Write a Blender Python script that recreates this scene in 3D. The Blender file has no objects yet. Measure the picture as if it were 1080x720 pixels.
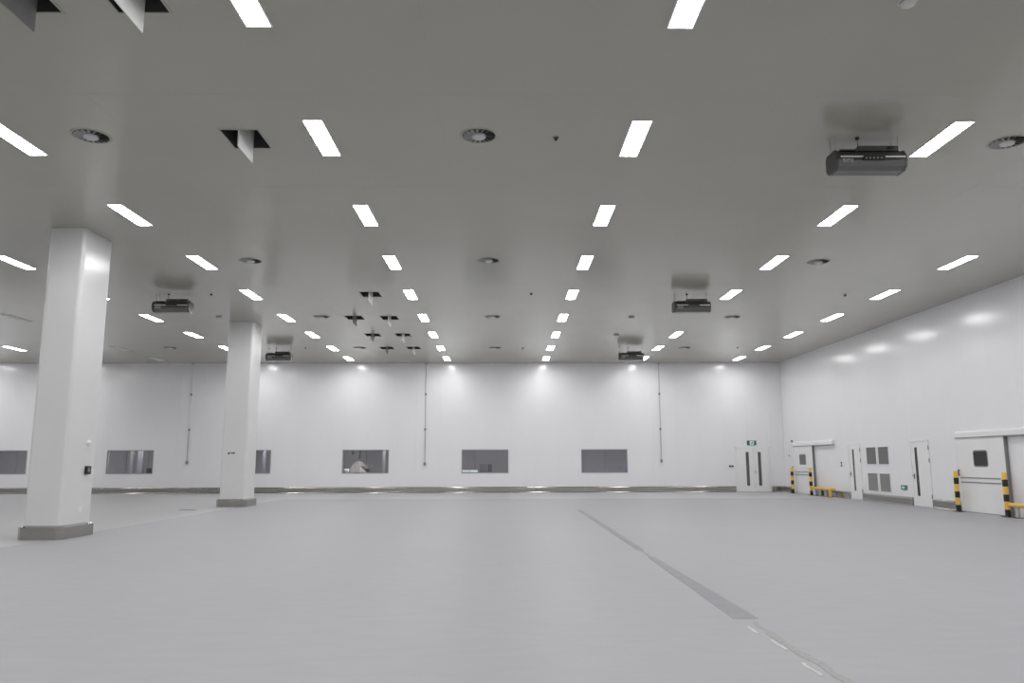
import bpy, bmesh, math, random
from mathutils import Vector, Matrix
random.seed(7)
SC = bpy.context.scene
COL = SC.collection

# ---------------------------------------------------------------- camera, world, exposure
CAM_H = 1.523
F_PX, PITCH, YAW, ROLL = 804.5, 0.15555, 0.0099, 0.0022
cam_data = bpy.data.cameras.new('camera')
cam_data.sensor_fit = 'HORIZONTAL'
cam_data.sensor_width = 36.0
cam_data.lens = F_PX / 1080 * 36.0
cam_data.clip_start = 0.05
cam_data.clip_end = 300
cam = bpy.data.objects.new('camera', cam_data)
COL.objects.link(cam)
r0 = Vector((math.cos(YAW), -math.sin(YAW), 0)); f0 = Vector((math.sin(YAW), math.cos(YAW), 0)); zz = Vector((0, 0, 1))
fw = f0 * math.cos(PITCH) + zz * math.sin(PITCH); up = zz * math.cos(PITCH) - f0 * math.sin(PITCH)
rt = r0 * math.cos(ROLL) - up * math.sin(ROLL); up = r0 * math.sin(ROLL) + up * math.cos(ROLL)
M = Matrix((rt, up, -fw)).transposed().to_4x4()
M.translation = (0, 0, CAM_H)
cam.matrix_world = M
SC.camera = cam

world = bpy.data.worlds.new('world'); SC.world = world
world.use_nodes = True
world.node_tree.nodes['Background'].inputs[0].default_value = (0.02, 0.02, 0.021, 1)
world.node_tree.nodes['Background'].inputs[1].default_value = 1.0

SC.view_settings.view_transform = 'Standard'
SC.view_settings.look = 'None'
SC.view_settings.gamma = 1
SC.view_settings.use_curve_mapping = False
SC.view_settings.exposure = 0.0
LAMP = 35.5           # radiance of a lit panel's opal sheet
LAMP_W = 12.0          # its downward beam, cut off near the horizontal like a prismatic panel
LAMP_SPREAD = 158
CORRIDOR_FILL = 74.0  # strength of the unseen lamps added to brighten the corridor

# ---------------------------------------------------------------- room dimensions (metres)
CEIL = 6.42
YB = 38.25             # face of the back wall
XR = 13.92             # face of the right wall
XL, YF = -28.0, -9.0   # left wall, wall behind the camera
PI = math.pi

# ---------------------------------------------------------------- materials
def mat(name, color, rough=0.5, metal=0.0, spec=0.5, emit=None, strength=0.0, noise=0.0, nscale=3.0, bump=0.0, coat=0.0, stretch=None, rough_noise=0.0):
    m = bpy.data.materials.new(name); m.use_nodes = True
    nt = m.node_tree; b = nt.nodes['Principled BSDF']
    b.inputs['Base Color'].default_value = (*color, 1)
    b.inputs['Roughness'].default_value = rough
    b.inputs['Metallic'].default_value = metal
    b.inputs['Specular IOR Level'].default_value = spec
    if coat:
        b.inputs['Coat Weight'].default_value = coat
        b.inputs['Coat Roughness'].default_value = 0.12
    if emit:
        b.inputs['Emission Color'].default_value = (*emit, 1)
        b.inputs['Emission Strength'].default_value = strength
    if noise or bump or rough_noise:
        tc = nt.nodes.new('ShaderNodeTexCoord'); mp = nt.nodes.new('ShaderNodeMapping')
        nt.links.new(tc.outputs['Object'], mp.inputs[0])
        if stretch: mp.inputs['Scale'].default_value = stretch
        n = nt.nodes.new('ShaderNodeTexNoise'); n.inputs['Scale'].default_value = nscale; n.inputs['Detail'].default_value = 5
        nt.links.new(mp.outputs[0], n.inputs['Vector'])
        if noise:
            cr = nt.nodes.new('ShaderNodeMapRange')
            cr.inputs['From Min'].default_value = 0.3; cr.inputs['From Max'].default_value = 0.7
            cr.inputs['To Min'].default_value = 1 - noise; cr.inputs['To Max'].default_value = 1 + noise
            nt.links.new(n.outputs[0], cr.inputs[0])
            mx = nt.nodes.new('ShaderNodeMix'); mx.data_type = 'RGBA'; mx.blend_type = 'MULTIPLY'; mx.inputs['Factor'].default_value = 1
            mx.inputs['A'].default_value = (*color, 1)
            nt.links.new(cr.outputs[0], mx.inputs['B']); nt.links.new(mx.outputs['Result'], b.inputs['Base Color'])
        if rough_noise:
            c2 = nt.nodes.new('ShaderNodeMapRange')
            c2.inputs['From Min'].default_value = 0.3; c2.inputs['From Max'].default_value = 0.7
            c2.inputs['To Min'].default_value = rough - rough_noise; c2.inputs['To Max'].default_value = rough + rough_noise
            nt.links.new(n.outputs[0], c2.inputs[0]); nt.links.new(c2.outputs[0], b.inputs['Roughness'])
        if bump:
            bp = nt.nodes.new('ShaderNodeBump'); bp.inputs['Strength'].default_value = bump; bp.inputs['Distance'].default_value = 0.01
            nt.links.new(n.outputs[0], bp.inputs['Height']); nt.links.new(bp.outputs[0], b.inputs['Normal'])
    return m

def floor_mat(name, color, rough, noise):
    m = mat(name, color, rough, spec=0.35)
    nt = m.node_tree; b = nt.nodes['Principled BSDF']
    tc = nt.nodes.new('ShaderNodeTexCoord')
    def noise_node(scale, sx, sy, detail):
        mp = nt.nodes.new('ShaderNodeMapping'); mp.inputs['Scale'].default_value = (sx, sy, 1)
        nt.links.new(tc.outputs['Object'], mp.inputs[0])
        n = nt.nodes.new('ShaderNodeTexNoise'); n.inputs['Scale'].default_value = scale; n.inputs['Detail'].default_value = detail
        nt.links.new(mp.outputs[0], n.inputs['Vector']); return n
    big = noise_node(0.35, 1, 0.5, 4); fine = noise_node(2.2, 1.0, 3.0, 6)
    ad = nt.nodes.new('ShaderNodeMath'); ad.operation = 'ADD'
    nt.links.new(big.outputs[0], ad.inputs[0]); nt.links.new(fine.outputs[0], ad.inputs[1])
    r = nt.nodes.new('ShaderNodeMapRange')
    r.inputs['From Min'].default_value = 0.7; r.inputs['From Max'].default_value = 1.3
    r.inputs['To Min'].default_value = 1 - noise; r.inputs['To Max'].default_value = 1 + noise
    nt.links.new(ad.outputs[0], r.inputs[0])
    # pale scuff flecks that lie on the coating
    sc = noise_node(1.4, 0.9, 4.5, 8)
    th = nt.nodes.new('ShaderNodeMapRange'); th.inputs['From Min'].default_value = 0.70; th.inputs['From Max'].default_value = 0.76
    th.inputs['To Min'].default_value = 0; th.inputs['To Max'].default_value = 0.16
    nt.links.new(sc.outputs[0], th.inputs[0])
    s2 = nt.nodes.new('ShaderNodeMath'); s2.operation = 'ADD'
    nt.links.new(r.outputs[0], s2.inputs[0]); nt.links.new(th.outputs[0], s2.inputs[1])
    mx = nt.nodes.new('ShaderNodeMix'); mx.data_type = 'RGBA'; mx.blend_type = 'MULTIPLY'; mx.inputs['Factor'].default_value = 1
    mx.inputs['A'].default_value = (*color, 1)
    nt.links.new(s2.outputs[0], mx.inputs['B']); nt.links.new(mx.outputs['Result'], b.inputs['Base Color'])
    bp = nt.nodes.new('ShaderNodeBump'); bp.inputs['Strength'].default_value = 0.06; bp.inputs['Distance'].default_value = 0.01
    nt.links.new(fine.outputs[0], bp.inputs['Height']); nt.links.new(bp.outputs[0], b.inputs['Normal'])
    return m

def glass_mat(name, tint=(0.9, 0.92, 0.93)):
    m = bpy.data.materials.new(name); m.use_nodes = True
    nt = m.node_tree; nt.nodes.remove(nt.nodes['Principled BSDF'])
    out = nt.nodes['Material Output']
    t = nt.nodes.new('ShaderNodeBsdfTransparent'); t.inputs[0].default_value = (*tint, 1)
    g = nt.nodes.new('ShaderNodeBsdfGlossy'); g.inputs['Roughness'].default_value = 0.03
    f = nt.nodes.new('ShaderNodeFresnel'); f.inputs[0].default_value = 1.45
    x = nt.nodes.new('ShaderNodeMixShader')
    nt.links.new(f.outputs[0], x.inputs[0]); nt.links.new(t.outputs[0], x.inputs[1]); nt.links.new(g.outputs[0], x.inputs[2])
    nt.links.new(x.outputs[0], out.inputs[0])
    return m

M_FLOOR = floor_mat('grey_floor_coating', (0.365, 0.365, 0.385), 0.5, 0.04)
M_FLOOR2 = floor_mat('pale_floor_coating', (0.415, 0.415, 0.43), 0.4, 0.04)
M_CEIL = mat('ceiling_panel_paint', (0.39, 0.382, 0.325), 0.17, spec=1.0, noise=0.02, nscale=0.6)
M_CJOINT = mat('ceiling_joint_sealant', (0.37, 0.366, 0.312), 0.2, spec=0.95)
M_WALL = mat('wall_panel_paint', (0.85, 0.846, 0.868), 0.2, spec=0.75, noise=0.012, nscale=0.8)
M_CORE = mat('wall_core', (0.5, 0.5, 0.5), 0.7, noise=0.03)
M_WHITE = mat('white_enamel', (0.84, 0.84, 0.845), 0.35, noise=0.01)
M_COLUMN = mat('column_cladding', (0.72, 0.72, 0.722), 0.28, noise=0.015, nscale=1.0)
M_STEEL = mat('brushed_stainless', (0.40, 0.39, 0.37), 0.16, metal=1.0, noise=0.08, nscale=6, stretch=(1, 1, 12), rough_noise=0.05)
M_STEEL_U = mat('satin_stainless', (0.19, 0.187, 0.18), 0.26, metal=1.0, noise=0.06, nscale=8, stretch=(0.3, 6, 6))
M_DSTEEL = mat('dark_steel', (0.10, 0.10, 0.098), 0.4, metal=0.7, noise=0.05)
M_GALV = mat('galvanised_conduit', (0.44, 0.44, 0.45), 0.4, metal=0.1, noise=0.05)
M_BLACK = mat('black_plastic', (0.012, 0.012, 0.013), 0.4, noise=0.05)
M_DUCT = mat('dark_duct_lining', (0.05, 0.05, 0.047), 0.7, noise=0.1)
M_LAMP = mat('lit_lamp_diffuser', (0.9, 0.9, 0.9), 0.4, emit=(1.0, 1.0, 1.0), strength=LAMP, noise=0.005)
M_LAMP2 = mat('added_corridor_diffuser', (0.9, 0.9, 0.9), 0.4, emit=(1.0, 0.98, 0.97), strength=CORRIDOR_FILL, noise=0.005)
M_LAMPOFF = mat('unlit_lamp_diffuser', (0.55, 0.55, 0.53), 0.4, noise=0.01)
M_YEL = mat('safety_yellow', (0.80, 0.50, 0.085), 0.4, noise=0.06, nscale=12)
M_BAND = mat('black_band', (0.012, 0.013, 0.012), 0.45, noise=0.1)
M_GLASS = glass_mat('clear_glass')
M_VISION = mat('dark_vision_glass', (0.11, 0.11, 0.115), 0.12, spec=0.5, noise=0.03)
M_VISION2 = mat('black_vision_glass', (0.035, 0.036, 0.037), 0.15, spec=0.5, noise=0.03)
M_LOUVRE = mat('grey_louvre', (0.25, 0.25, 0.25), 0.45, metal=0.3, noise=0.04)
M_LOUVRE2 = mat('light_louvre', (0.34, 0.34, 0.325), 0.45, metal=0.3, noise=0.04)
M_GREEN = mat('exit_green', (0.01, 0.22, 0.12), 0.4, noise=0.02)
M_GREEND = mat('exit_dark_green', (0.015, 0.15, 0.085), 0.4, noise=0.02)
M_SIGNW = mat('sign_white', (0.8, 0.84, 0.82), 0.4, noise=0.01)
M_RUBBER = mat('grey_rubber_seal', (0.16, 0.16, 0.165), 0.6, noise=0.04)
M_RED = mat('dark_red_bulb', (0.10, 0.012, 0.012), 0.3, noise=0.04)
M_TAPE = mat('floor_joint_filler', (0.235, 0.235, 0.255), 0.45, noise=0.07, nscale=4)
M_TAPE2 = mat('torn_tape_residue', (0.31, 0.302, 0.304), 0.5, noise=0.15, nscale=20)
M_TAPEW = mat('white_tape_residue', (0.52, 0.52, 0.51), 0.5, noise=0.1, nscale=30)
M_GRILLE = mat('swirl_blade', (0.34, 0.34, 0.325), 0.4, noise=0.03)
M_PALE = mat('pale_diffuser_core', (0.62, 0.62, 0.60), 0.4, noise=0.02)
M_PLATE2 = mat('grey_damper_plate', (0.30, 0.30, 0.29), 0.4, noise=0.05)
M_PLATE = mat('damper_plate_paint', (0.84, 0.84, 0.82), 0.4, noise=0.03)
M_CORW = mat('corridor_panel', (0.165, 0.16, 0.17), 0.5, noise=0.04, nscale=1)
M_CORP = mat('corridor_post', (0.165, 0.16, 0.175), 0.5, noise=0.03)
M_MACH = mat('machine_grey', (0.19, 0.165, 0.16), 0.5, noise=0.12, nscale=6)
M_MACHD = mat('machine_dark', (0.09, 0.09, 0.095), 0.5, noise=0.1)
M_BLUE = mat('blue_grey_steel', (0.13, 0.13, 0.19), 0.5, noise=0.05)

# ---------------------------------------------------------------- mesh helpers
class MB:
    """collects shapes for ONE mesh object"""
    def __init__(self): self.v = []; self.f = []; self.m = []; self.cur = 0; self.smooth = False; self.s = []
    def _add(self, vs, fs):
        o = len(self.v); self.v += [tuple(p) for p in vs]
        for f in fs:
            self.f.append([i + o for i in f]); self.m.append(self.cur); self.s.append(self.smooth)
        return self
    def box(self, x0, x1, y0, y1, z0, z1):
        vs = [(x, y, z) for z in (z0, z1) for y in (y0, y1) for x in (x0, x1)]
        return self._add(vs, [(0, 2, 3, 1), (4, 5, 7, 6), (0, 1, 5, 4), (2, 6, 7, 3), (0, 4, 6, 2), (1, 3, 7, 5)])
    def cbox(self, x0, x1, y0, y1, z0, z1, c, axis):
        """box with chamfered front edges; front face looks along -axis ('x' or 'y')"""
        if axis == 'y':
            vs = [(x0, y1, z0), (x1, y1, z0), (x1, y1, z1), (x0, y1, z1),
                  (x0, y0 + c, z0), (x1, y0 + c, z0), (x1, y0 + c, z1), (x0, y0 + c, z1),
                  (x0 + c, y0, z0), (x1 - c, y0, z0), (x1 - c, y0, z1), (x0 + c, y0, z1)]
            return self._add(vs, [(0, 3, 2, 1), (0, 4, 7, 3), (1, 2, 6, 5), (4, 8, 11, 7), (5, 6, 10, 9), (8, 9, 10, 11),
                                  (3, 7, 11, 10, 6, 2), (0, 1, 5, 9, 8, 4)])
        vs = [(x1, y0, z0), (x1, y1, z0), (x1, y1, z1), (x1, y0, z1),
              (x0 + c, y0, z0), (x0 + c, y1, z0), (x0 + c, y1, z1), (x0 + c, y0, z1),
              (x0, y0 + c, z0), (x0, y1 - c, z0), (x0, y1 - c, z1), (x0, y0 + c, z1)]
        return self._add(vs, [(0, 1, 2, 3), (0, 3, 7, 4), (1, 5, 6, 2), (4, 7, 11, 8), (5, 9, 10, 6), (8, 11, 10, 9),
                              (3, 2, 6, 10, 11, 7), (0, 4, 8, 9, 5, 1)])
    def prism(self, pts, a0, a1, plane='xy'):
        """polygon pts (counter-clockwise) extruded between a0 and a1 on the remaining axis"""
        n = len(pts)
        mk = {'xy': lambda p, a: (p[0], p[1], a), 'yz': lambda p, a: (a, p[0], p[1]), 'xz': lambda p, a: (p[0], a, p[1])}[plane]
        vs = [mk(p, a0) for p in pts] + [mk(p, a1) for p in pts]
        fs = [tuple(range(n))[::-1], tuple(range(n, 2 * n))] + [(i, (i + 1) % n, n + (i + 1) % n, n + i) for i in range(n)]
        if plane == 'xz': fs = [tuple(reversed(f)) for f in fs]
        return self._add(vs, fs)
    def tube(self, p, q, r, n=10, r2=None):
        p = Vector(p); q = Vector(q); d = (q - p).normalized(); r2 = r if r2 is None else r2
        a = d.orthogonal().normalized(); b = d.cross(a)
        vs = [p + (a * math.cos(2 * PI * i / n) + b * math.sin(2 * PI * i / n)) * r for i in range(n)]
        vs += [q + (a * math.cos(2 * PI * i / n) + b * math.sin(2 * PI * i / n)) * r2 for i in range(n)]
        self._add(vs, [tuple(range(n))[::-1], tuple(range(n, 2 * n))])
        sm = self.smooth; self.smooth = True
        self._add(vs, [(i, (i + 1) % n, n + (i + 1) % n, n + i) for i in range(n)])
        self.smooth = sm
        return self
    def lathe(self, prof, n=24, c=(0, 0, 0), smooth=True):
        """profile [(r, z)] revolved about z at c"""
        vs = []; fs = []
        for r, z in prof:
            vs += [(c[0] + r * math.cos(2 * PI * i / n), c[1] + r * math.sin(2 * PI * i / n), c[2] + z) for i in range(n)]
        for k in range(len(prof) - 1):
            fs += [(k * n + i, k * n + (i + 1) % n, (k + 1) * n + (i + 1) % n, (k + 1) * n + i) for i in range(n)]
        s = self.smooth; self.smooth = smooth; self._add(vs, fs); self.smooth = s
        self._add([], [])
        return self
    def disc(self, r, z, n=24, c=(0, 0), up=True):
        vs = [(c[0] + r * math.cos(2 * PI * i / n), c[1] + r * math.sin(2 * PI * i / n), z) for i in range(n)]
        return self._add(vs, [tuple(range(n)) if up else tuple(range(n))[::-1]])
    def mesh(self, name, mats):
        me = bpy.data.meshes.new(name); me.from_pydata(self.v, [], self.f)
        for m in (mats if isinstance(mats, (list, tuple)) else [mats]): me.materials.append(m)
        me.polygons.foreach_set('material_index', self.m)
        me.polygons.foreach_set('use_smooth', self.s)
        me.update()
        bm = bmesh.new(); bm.from_mesh(me); bmesh.ops.recalc_face_normals(bm, faces=bm.faces); bm.to_mesh(me); bm.free()
        return me

def link(name, data, parent=None, loc=(0, 0, 0), rotz=0.0):
    o = bpy.data.objects.new(name, data); COL.objects.link(o)
    o.location = loc; o.rotation_euler = (0, 0, rotz)
    if parent is not None: o.parent = parent
    return o
def obj(name, mb, mats, parent=None, loc=(0, 0, 0), label=None, kind=None):
    o = link(name, mb.mesh(name, mats) if isinstance(mb, MB) else mb, parent, loc)
    if label: o['label'] = label
    if kind: o['kind'] = kind
    return o
def tag(o, label, cat, group=None):
    o['label'] = label; o['category'] = cat
    if group: o['group'] = group
    return o
def thing(name, label, cat, loc=(0, 0, 0), group=None, rotz=0.0):
    return tag(link(name, None, None, loc, rotz), label, cat, group)
def dup(root, loc, label, group=None, rotz=None):
    r = root.copy(); COL.objects.link(r); r.location = loc
    if rotz is not None: r.rotation_euler = (0, 0, rotz)
    r['label'] = label
    if group: r['group'] = group
    for ch in list(root.children):
        c = ch.copy(); COL.objects.link(c); c.parent = r
        for g in list(ch.children):
            d = g.copy(); COL.objects.link(d); d.parent = c
    return r
def struct(name, mb, mats, parent=None, loc=(0, 0, 0)):
    return obj(name, mb, mats, parent, loc, kind='structure' if parent is None else None)
def round_poly(x0, x1, y0, y1, r, n=5):
    pts = []
    for cx, cy, a in ((x1 - r, y0 + r, -90), (x1 - r, y1 - r, 0), (x0 + r, y1 - r, 90), (x0 + r, y0 + r, 180)):
        for i in range(n + 1):
            t = math.radians(a + 90 * i / n); pts.append((cx + r * math.cos(t), cy + r * math.sin(t)))
    return pts
def cut(u0, u1, v0, v1, holes):
    """rectangle minus rectangles -> list of rectangles"""
    us = sorted({u0, u1, *[min(max(h[k], u0), u1) for h in holes for k in (0, 1)]})
    vs = sorted({v0, v1, *[min(max(h[k], v0), v1) for h in holes for k in (2, 3)]})
    out = []
    for a, b in zip(us, us[1:]):
        run = None
        for c, d in zip(vs, vs[1:]):
            solid = not any(h[0] <= a + 1e-6 and b - 1e-6 <= h[1] and h[2] <= c + 1e-6 and d - 1e-6 <= h[3] for h in holes)
            if solid and run: run[3] = d
            elif solid: run = [a, b, c, d]; out.append(run)
            else: run = None
    return out

# ================================================================ SETTING
# floor: grey zone, paler zone along the columns and the back wall
fb = MB().box(-9.1, XR + 0.2, YF - 0.2, 31.9, -0.12, 0)
struct('floor', fb, M_FLOOR)
fb = MB().box(XL - 0.2, -9.1, YF - 0.2, 31.9, -0.12, 0).box(XL - 0.2, XR + 0.2, 31.9, YB + 0.05, -0.12, 0)
struct('floor_aisle', fb, M_FLOOR2)

# ceiling with square duct openings
OPEN = [(-3.97, 7.45), (-5.155, 7.45), (-3.97, 11.14), (-3.97, 22.18), (-5.16, 25.9), (-3.97, 25.93),
        (-5.16, 29.54), (-3.97, 29.55), (-5.14, 33.02), (-3.97, 33.02)]
OW, OD = 0.56, 0.68
holes = [(x - OW / 2, x + OW / 2, y - OD / 2, y + OD / 2) for x, y in OPEN]
cb = MB()
for a, b, c, d in cut(XL - 0.2, XR + 0.2, YF - 0.2, YB + 0.2, holes): cb.box(a, b, c, d, CEIL, CEIL + 0.1)
ceiling = struct('ceiling', cb, M_CEIL)
for y in (-4.3, -0.8, 2.7, 6.2, 9.7, 13.2, 16.7, 21.0, 25.4, 29.8, 34.2):
    obj('joint_strip', MB().box(XL, XR, y - 0.007, y + 0.007, CEIL - 0.0008, CEIL + 0.01), M_CJOINT, ceiling)
for k in range(-6, 4):
    x = -0.93 + 4.72 * k
    if XL < x < XR: obj('joint_strip', MB().box(x - 0.005, x + 0.005, YF, YB, CEIL - 0.0008, CEIL + 0.01), M_CJOINT, ceiling)

# back wall: core with window openings, clad with upright panels
WIN = [(-25.85, -23.53), (-19.62, -17.33), (-13.8, -11.55), (-8.03, -5.73), (-2.13, 0.19), (3.8, 6.1)]
WZ0, WZ1 = 0.94, 2.10
wh = [(a, b, WZ0, WZ1) for a, b in WIN]
cb = MB()
for a, b, c, d in cut(XL - 0.2, XR + 0.2, -0.1, CEIL, wh): cb.box(a, b, YB + 0.05, YB + 0.15, c, d)
wall_back = struct('wall_back', cb, M_CORE)
PW = 1.18
def clad(parent, lo, hi, front, axis, hs):
    k = 0; shared = None; u = lo
    while u < hi - 0.01:
        e = min(u + PW, hi)
        hh = [h for h in hs if h[1] > u and h[0] < e]
        g = 0.0006
        if not hh and abs(e - u - PW) < 1e-6:
            if shared is None:
                m = MB()
                if axis == 'y': m.cbox(g, PW - g, 0, 0.05, 0, CEIL, 0.0018, 'y')
                else: m.cbox(0, 0.05, g, PW - g, 0, CEIL, 0.0018, 'x')
                shared = m.mesh('panel', M_WALL)
            me = shared
        else:
            m = MB()
            for a, b, c, d in cut(u, e, 0, CEIL, hh):
                a2 = a + (g if a == u else 0) - u; b2 = b - (g if b == e else 0) - u
                if axis == 'y': m.box(a2, b2, 0, 0.05, c, d)
                else: m.box(0, 0.05, a2, b2, c, d)
            me = m.mesh('panel', M_WALL)
        link('panel', me, parent, (u, front, 0) if axis == 'y' else (front, u, 0))
        u = e
clad(wall_back, XL, XR, YB, 'y', wh)
# right wall
GR = [(28.72, 29.54, 1.35, 2.04), (27.79, 28.61, 1.35, 2.04), (28.72, 29.54, 0.36, 1.07), (27.79, 28.61, 0.36, 1.07)]
cb = MB()
for a, b, c, d in cut(YF - 0.2, YB + 0.05, -0.1, CEIL, GR): cb.box(XR + 0.05, XR + 0.15, a, b, c, d)
wall_right = struct('wall_right', cb, M_CORE)
clad(wall_right, 14.65, YB, XR, 'x', GR)
obj('panel', MB().box(0, 0.05, 0, 14.65 - YF, 0, CEIL), M_WALL, wall_right, (XR, YF, 0))
struct('wall_left', MB().box(XL - 0.15, XL, YF - 0.2, YB + 0.05, -0.1, CEIL), M_WALL)
struct('wall_front', MB().box(XL - 0.2, XR + 0.2, YF - 0.15, YF, -0.1, CEIL), M_WALL)

# stainless kick plates along the walls (sloped top)
BH = 0.28
def kick_profile(w):
    r, q = 0.05, 0.035
    pts = [(w, 0), (w, BH)]
    pts += [(w - 0.01 - r * math.sin(t), BH - r + r * math.cos(t)) for t in [PI / 2 * k / 6 for k in range(7)]]
    pts += [(w - 0.06 - q + q * math.cos(t), q - q * math.sin(t) + 0.002) for t in [PI / 2 * k / 5 for k in range(6)]]
    return pts + [(w - 0.06 - q, 0)]
def smooth_prism(pts, a0, a1, plane):
    n = len(pts); m = MB()
    mk = (lambda p, a: (a, p[0], p[1])) if plane == 'yz' else (lambda p, a: (p[0], a, p[1]))
    vs = [mk(p, a0) for p in pts] + [mk(p, a1) for p in pts]
    m._add(vs, [tuple(range(n))[::-1], tuple(range(n, 2 * n))])
    m.smooth = True
    for run in (range(2, 8), range(9, 14)):
        idx = list(run) + [run[-1] + 1]
        vv = [mk(pts[i], a0) for i in idx] + [mk(pts[i], a1) for i in idx]; q = len(idx)
        m._add(vv, [(i, i + 1, q + i + 1, q + i) for i in range(q - 1)])
    m.smooth = False
    for i in (0, 1, 8, 14, 15):
        j = (i + 1) % n
        m._add([mk(pts[i], a0), mk(pts[j], a0), mk(pts[j], a1), mk(pts[i], a1)], [(0, 1, 2, 3)])
    return m
def kick_back(x0, x1): return smooth_prism(kick_profile(YB), x0, x1, 'yz')
def kick_right(y0, y1): return smooth_prism(kick_profile(XR), y0, y1, 'xz')
for a, b in ((XL, 11.42), (13.22, XR)):
    struct('baseboard_back', kick_back(a, b), M_STEEL)
for a, b in ((YF, 18.9), (23.5, 25.08), (26.32, 29.97), (31.06, 34.42), (36.98, YB - 0.06)):
    struct('baseboard_right', kick_right(a, b), M_STEEL)
struct('baseboard_left', MB().box(XL, XL + 0.06, YF, YB - 0.06, 0, BH), M_STEEL)

# windows in the back wall: slim flush frame, pane, sill
for i, (a, b) in enumerate(WIN):
    t = 0.035
    m = MB().box(a, b, YB - 0.012, YB + 0.15, WZ0, WZ0 + t).box(a, b, YB - 0.012, YB + 0.15, WZ1 - t, WZ1)
    m.box(a, a + t, YB - 0.012, YB + 0.15, WZ0 + t, WZ1 - t).box(b - t, b, YB - 0.012, YB + 0.15, WZ0 + t, WZ1 - t)
    w = struct('window_%d' % (i + 1), m, M_LOUVRE2)
    obj('pane', MB().box(a + t, b - t, YB + 0.02, YB + 0.03, WZ0 + t, WZ1 - t), M_GLASS, w)

# corridor beyond the windows
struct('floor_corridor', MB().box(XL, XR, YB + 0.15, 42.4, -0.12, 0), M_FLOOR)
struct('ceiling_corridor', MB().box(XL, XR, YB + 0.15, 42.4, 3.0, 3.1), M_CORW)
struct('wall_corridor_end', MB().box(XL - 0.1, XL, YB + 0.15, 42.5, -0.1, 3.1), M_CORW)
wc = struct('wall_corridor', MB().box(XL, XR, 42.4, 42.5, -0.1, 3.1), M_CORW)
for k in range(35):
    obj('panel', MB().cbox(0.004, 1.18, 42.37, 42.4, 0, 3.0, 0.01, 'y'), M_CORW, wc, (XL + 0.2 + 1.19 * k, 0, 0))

# ================================================================ DOORS AND RIGHT-WALL FITTINGS
def rbox_x(m, y0, y1, z0, z1, d0, d1):
    """box standing proud of the right wall between d0 and d1"""
    return m.box(XR - d1, XR - d0, y0, y1, z0, z1)

# double door in the back wall
X0, X1, DT = 11.45, 13.2, 2.2
m = MB().box(X0, X0 + 0.06, YB - 0.03, YB + 0.01, 0, DT).box(X1 - 0.06, X1, YB - 0.03, YB + 0.01, 0, DT).box(X0, X1, YB - 0.03, YB + 0.01, DT - 0.06, DT)
d1 = struct('door_1', m, M_WHITE)
xm = 12.37
for a, b, vx in ((X0 + 0.065, xm - 0.004, 12.06), (xm + 0.004, X1 - 0.065, 12.66)):
    lf = obj('leaf', MB().cbox(a, b, YB - 0.022, YB, 0.012, DT - 0.065, 0.004, 'y'), M_WHITE, d1)
    fr = MB()
    pts = round_poly(vx - 0.075, vx + 0.075, 0.3, 1.95, 0.03, 3)
    fr.prism(pts, YB - 0.028, YB - 0.022, 'xz')
    obj('vision_panel', fr, M_VISION, lf)
h = MB().box(12.40, 12.44, YB - 0.03, YB - 0.022, 0.88, 1.06).tube((12.42, YB - 0.03, 0.97), (12.42, YB - 0.075, 0.97), 0.012).tube((12.42, YB - 0.07, 0.97), (12.53, YB - 0.07, 0.97), 0.011)
obj('handle', h, M_GALV, d1)
obj('threshold', MB().box(X0, X1, YB - 0.05, YB, 0, 0.012), M_STEEL, d1)

# hinged doors in the right wall
def hinged(n, y0, y1, top, sy, sw, hy, hinge_y):
    m = rbox_x(MB(), y0, y0 + 0.05, 0, top, -0.01, 0.03); rbox_x(m, y1 - 0.05, y1, 0, top, -0.01, 0.03); rbox_x(m, y0 + 0.05, y1 - 0.05, top - 0.05, top, -0.01, 0.03)
    d = struct('door_%d' % n, m, M_WHITE)
    lf = obj('leaf', MB().cbox(XR - 0.022, XR, y0 + 0.054, y1 - 0.054, 0.012, top - 0.054, 0.004, 'x'), M_WHITE, d)
    obj('vision_panel', MB().prism(round_poly(sy - sw / 2, sy + sw / 2, 0.34, 1.96, 0.03, 3), XR - 0.028, XR - 0.022, 'yz'), M_VISION2 if n == 3 else M_VISION, lf)
    h = rbox_x(MB(), hy - 0.025, hy + 0.025, 0.9, 1.08, 0.022, 0.03)
    h.tube((XR - 0.03, hy, 1.0), (XR - 0.08, hy, 1.0), 0.012).tube((XR - 0.075, hy, 1.0), (XR - 0.075, hy - 0.12, 1.0), 0.012)
    obj('handle', h, M_DSTEEL, d)
    for z in (0.35, 1.52, 1.93):
        obj('hinge', MB().tube((XR - 0.035, hinge_y, z - 0.07), (XR - 0.035, hinge_y, z + 0.07), 0.012, 8), M_DSTEEL, d)
    return d
hinged(2, 30.0, 31.03, 2.18, 30.62, 0.14, 30.92, 30.0)
hinged(3, 25.12, 26.28, 2.2, 25.92, 0.15, 26.13, 25.12)

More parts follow.
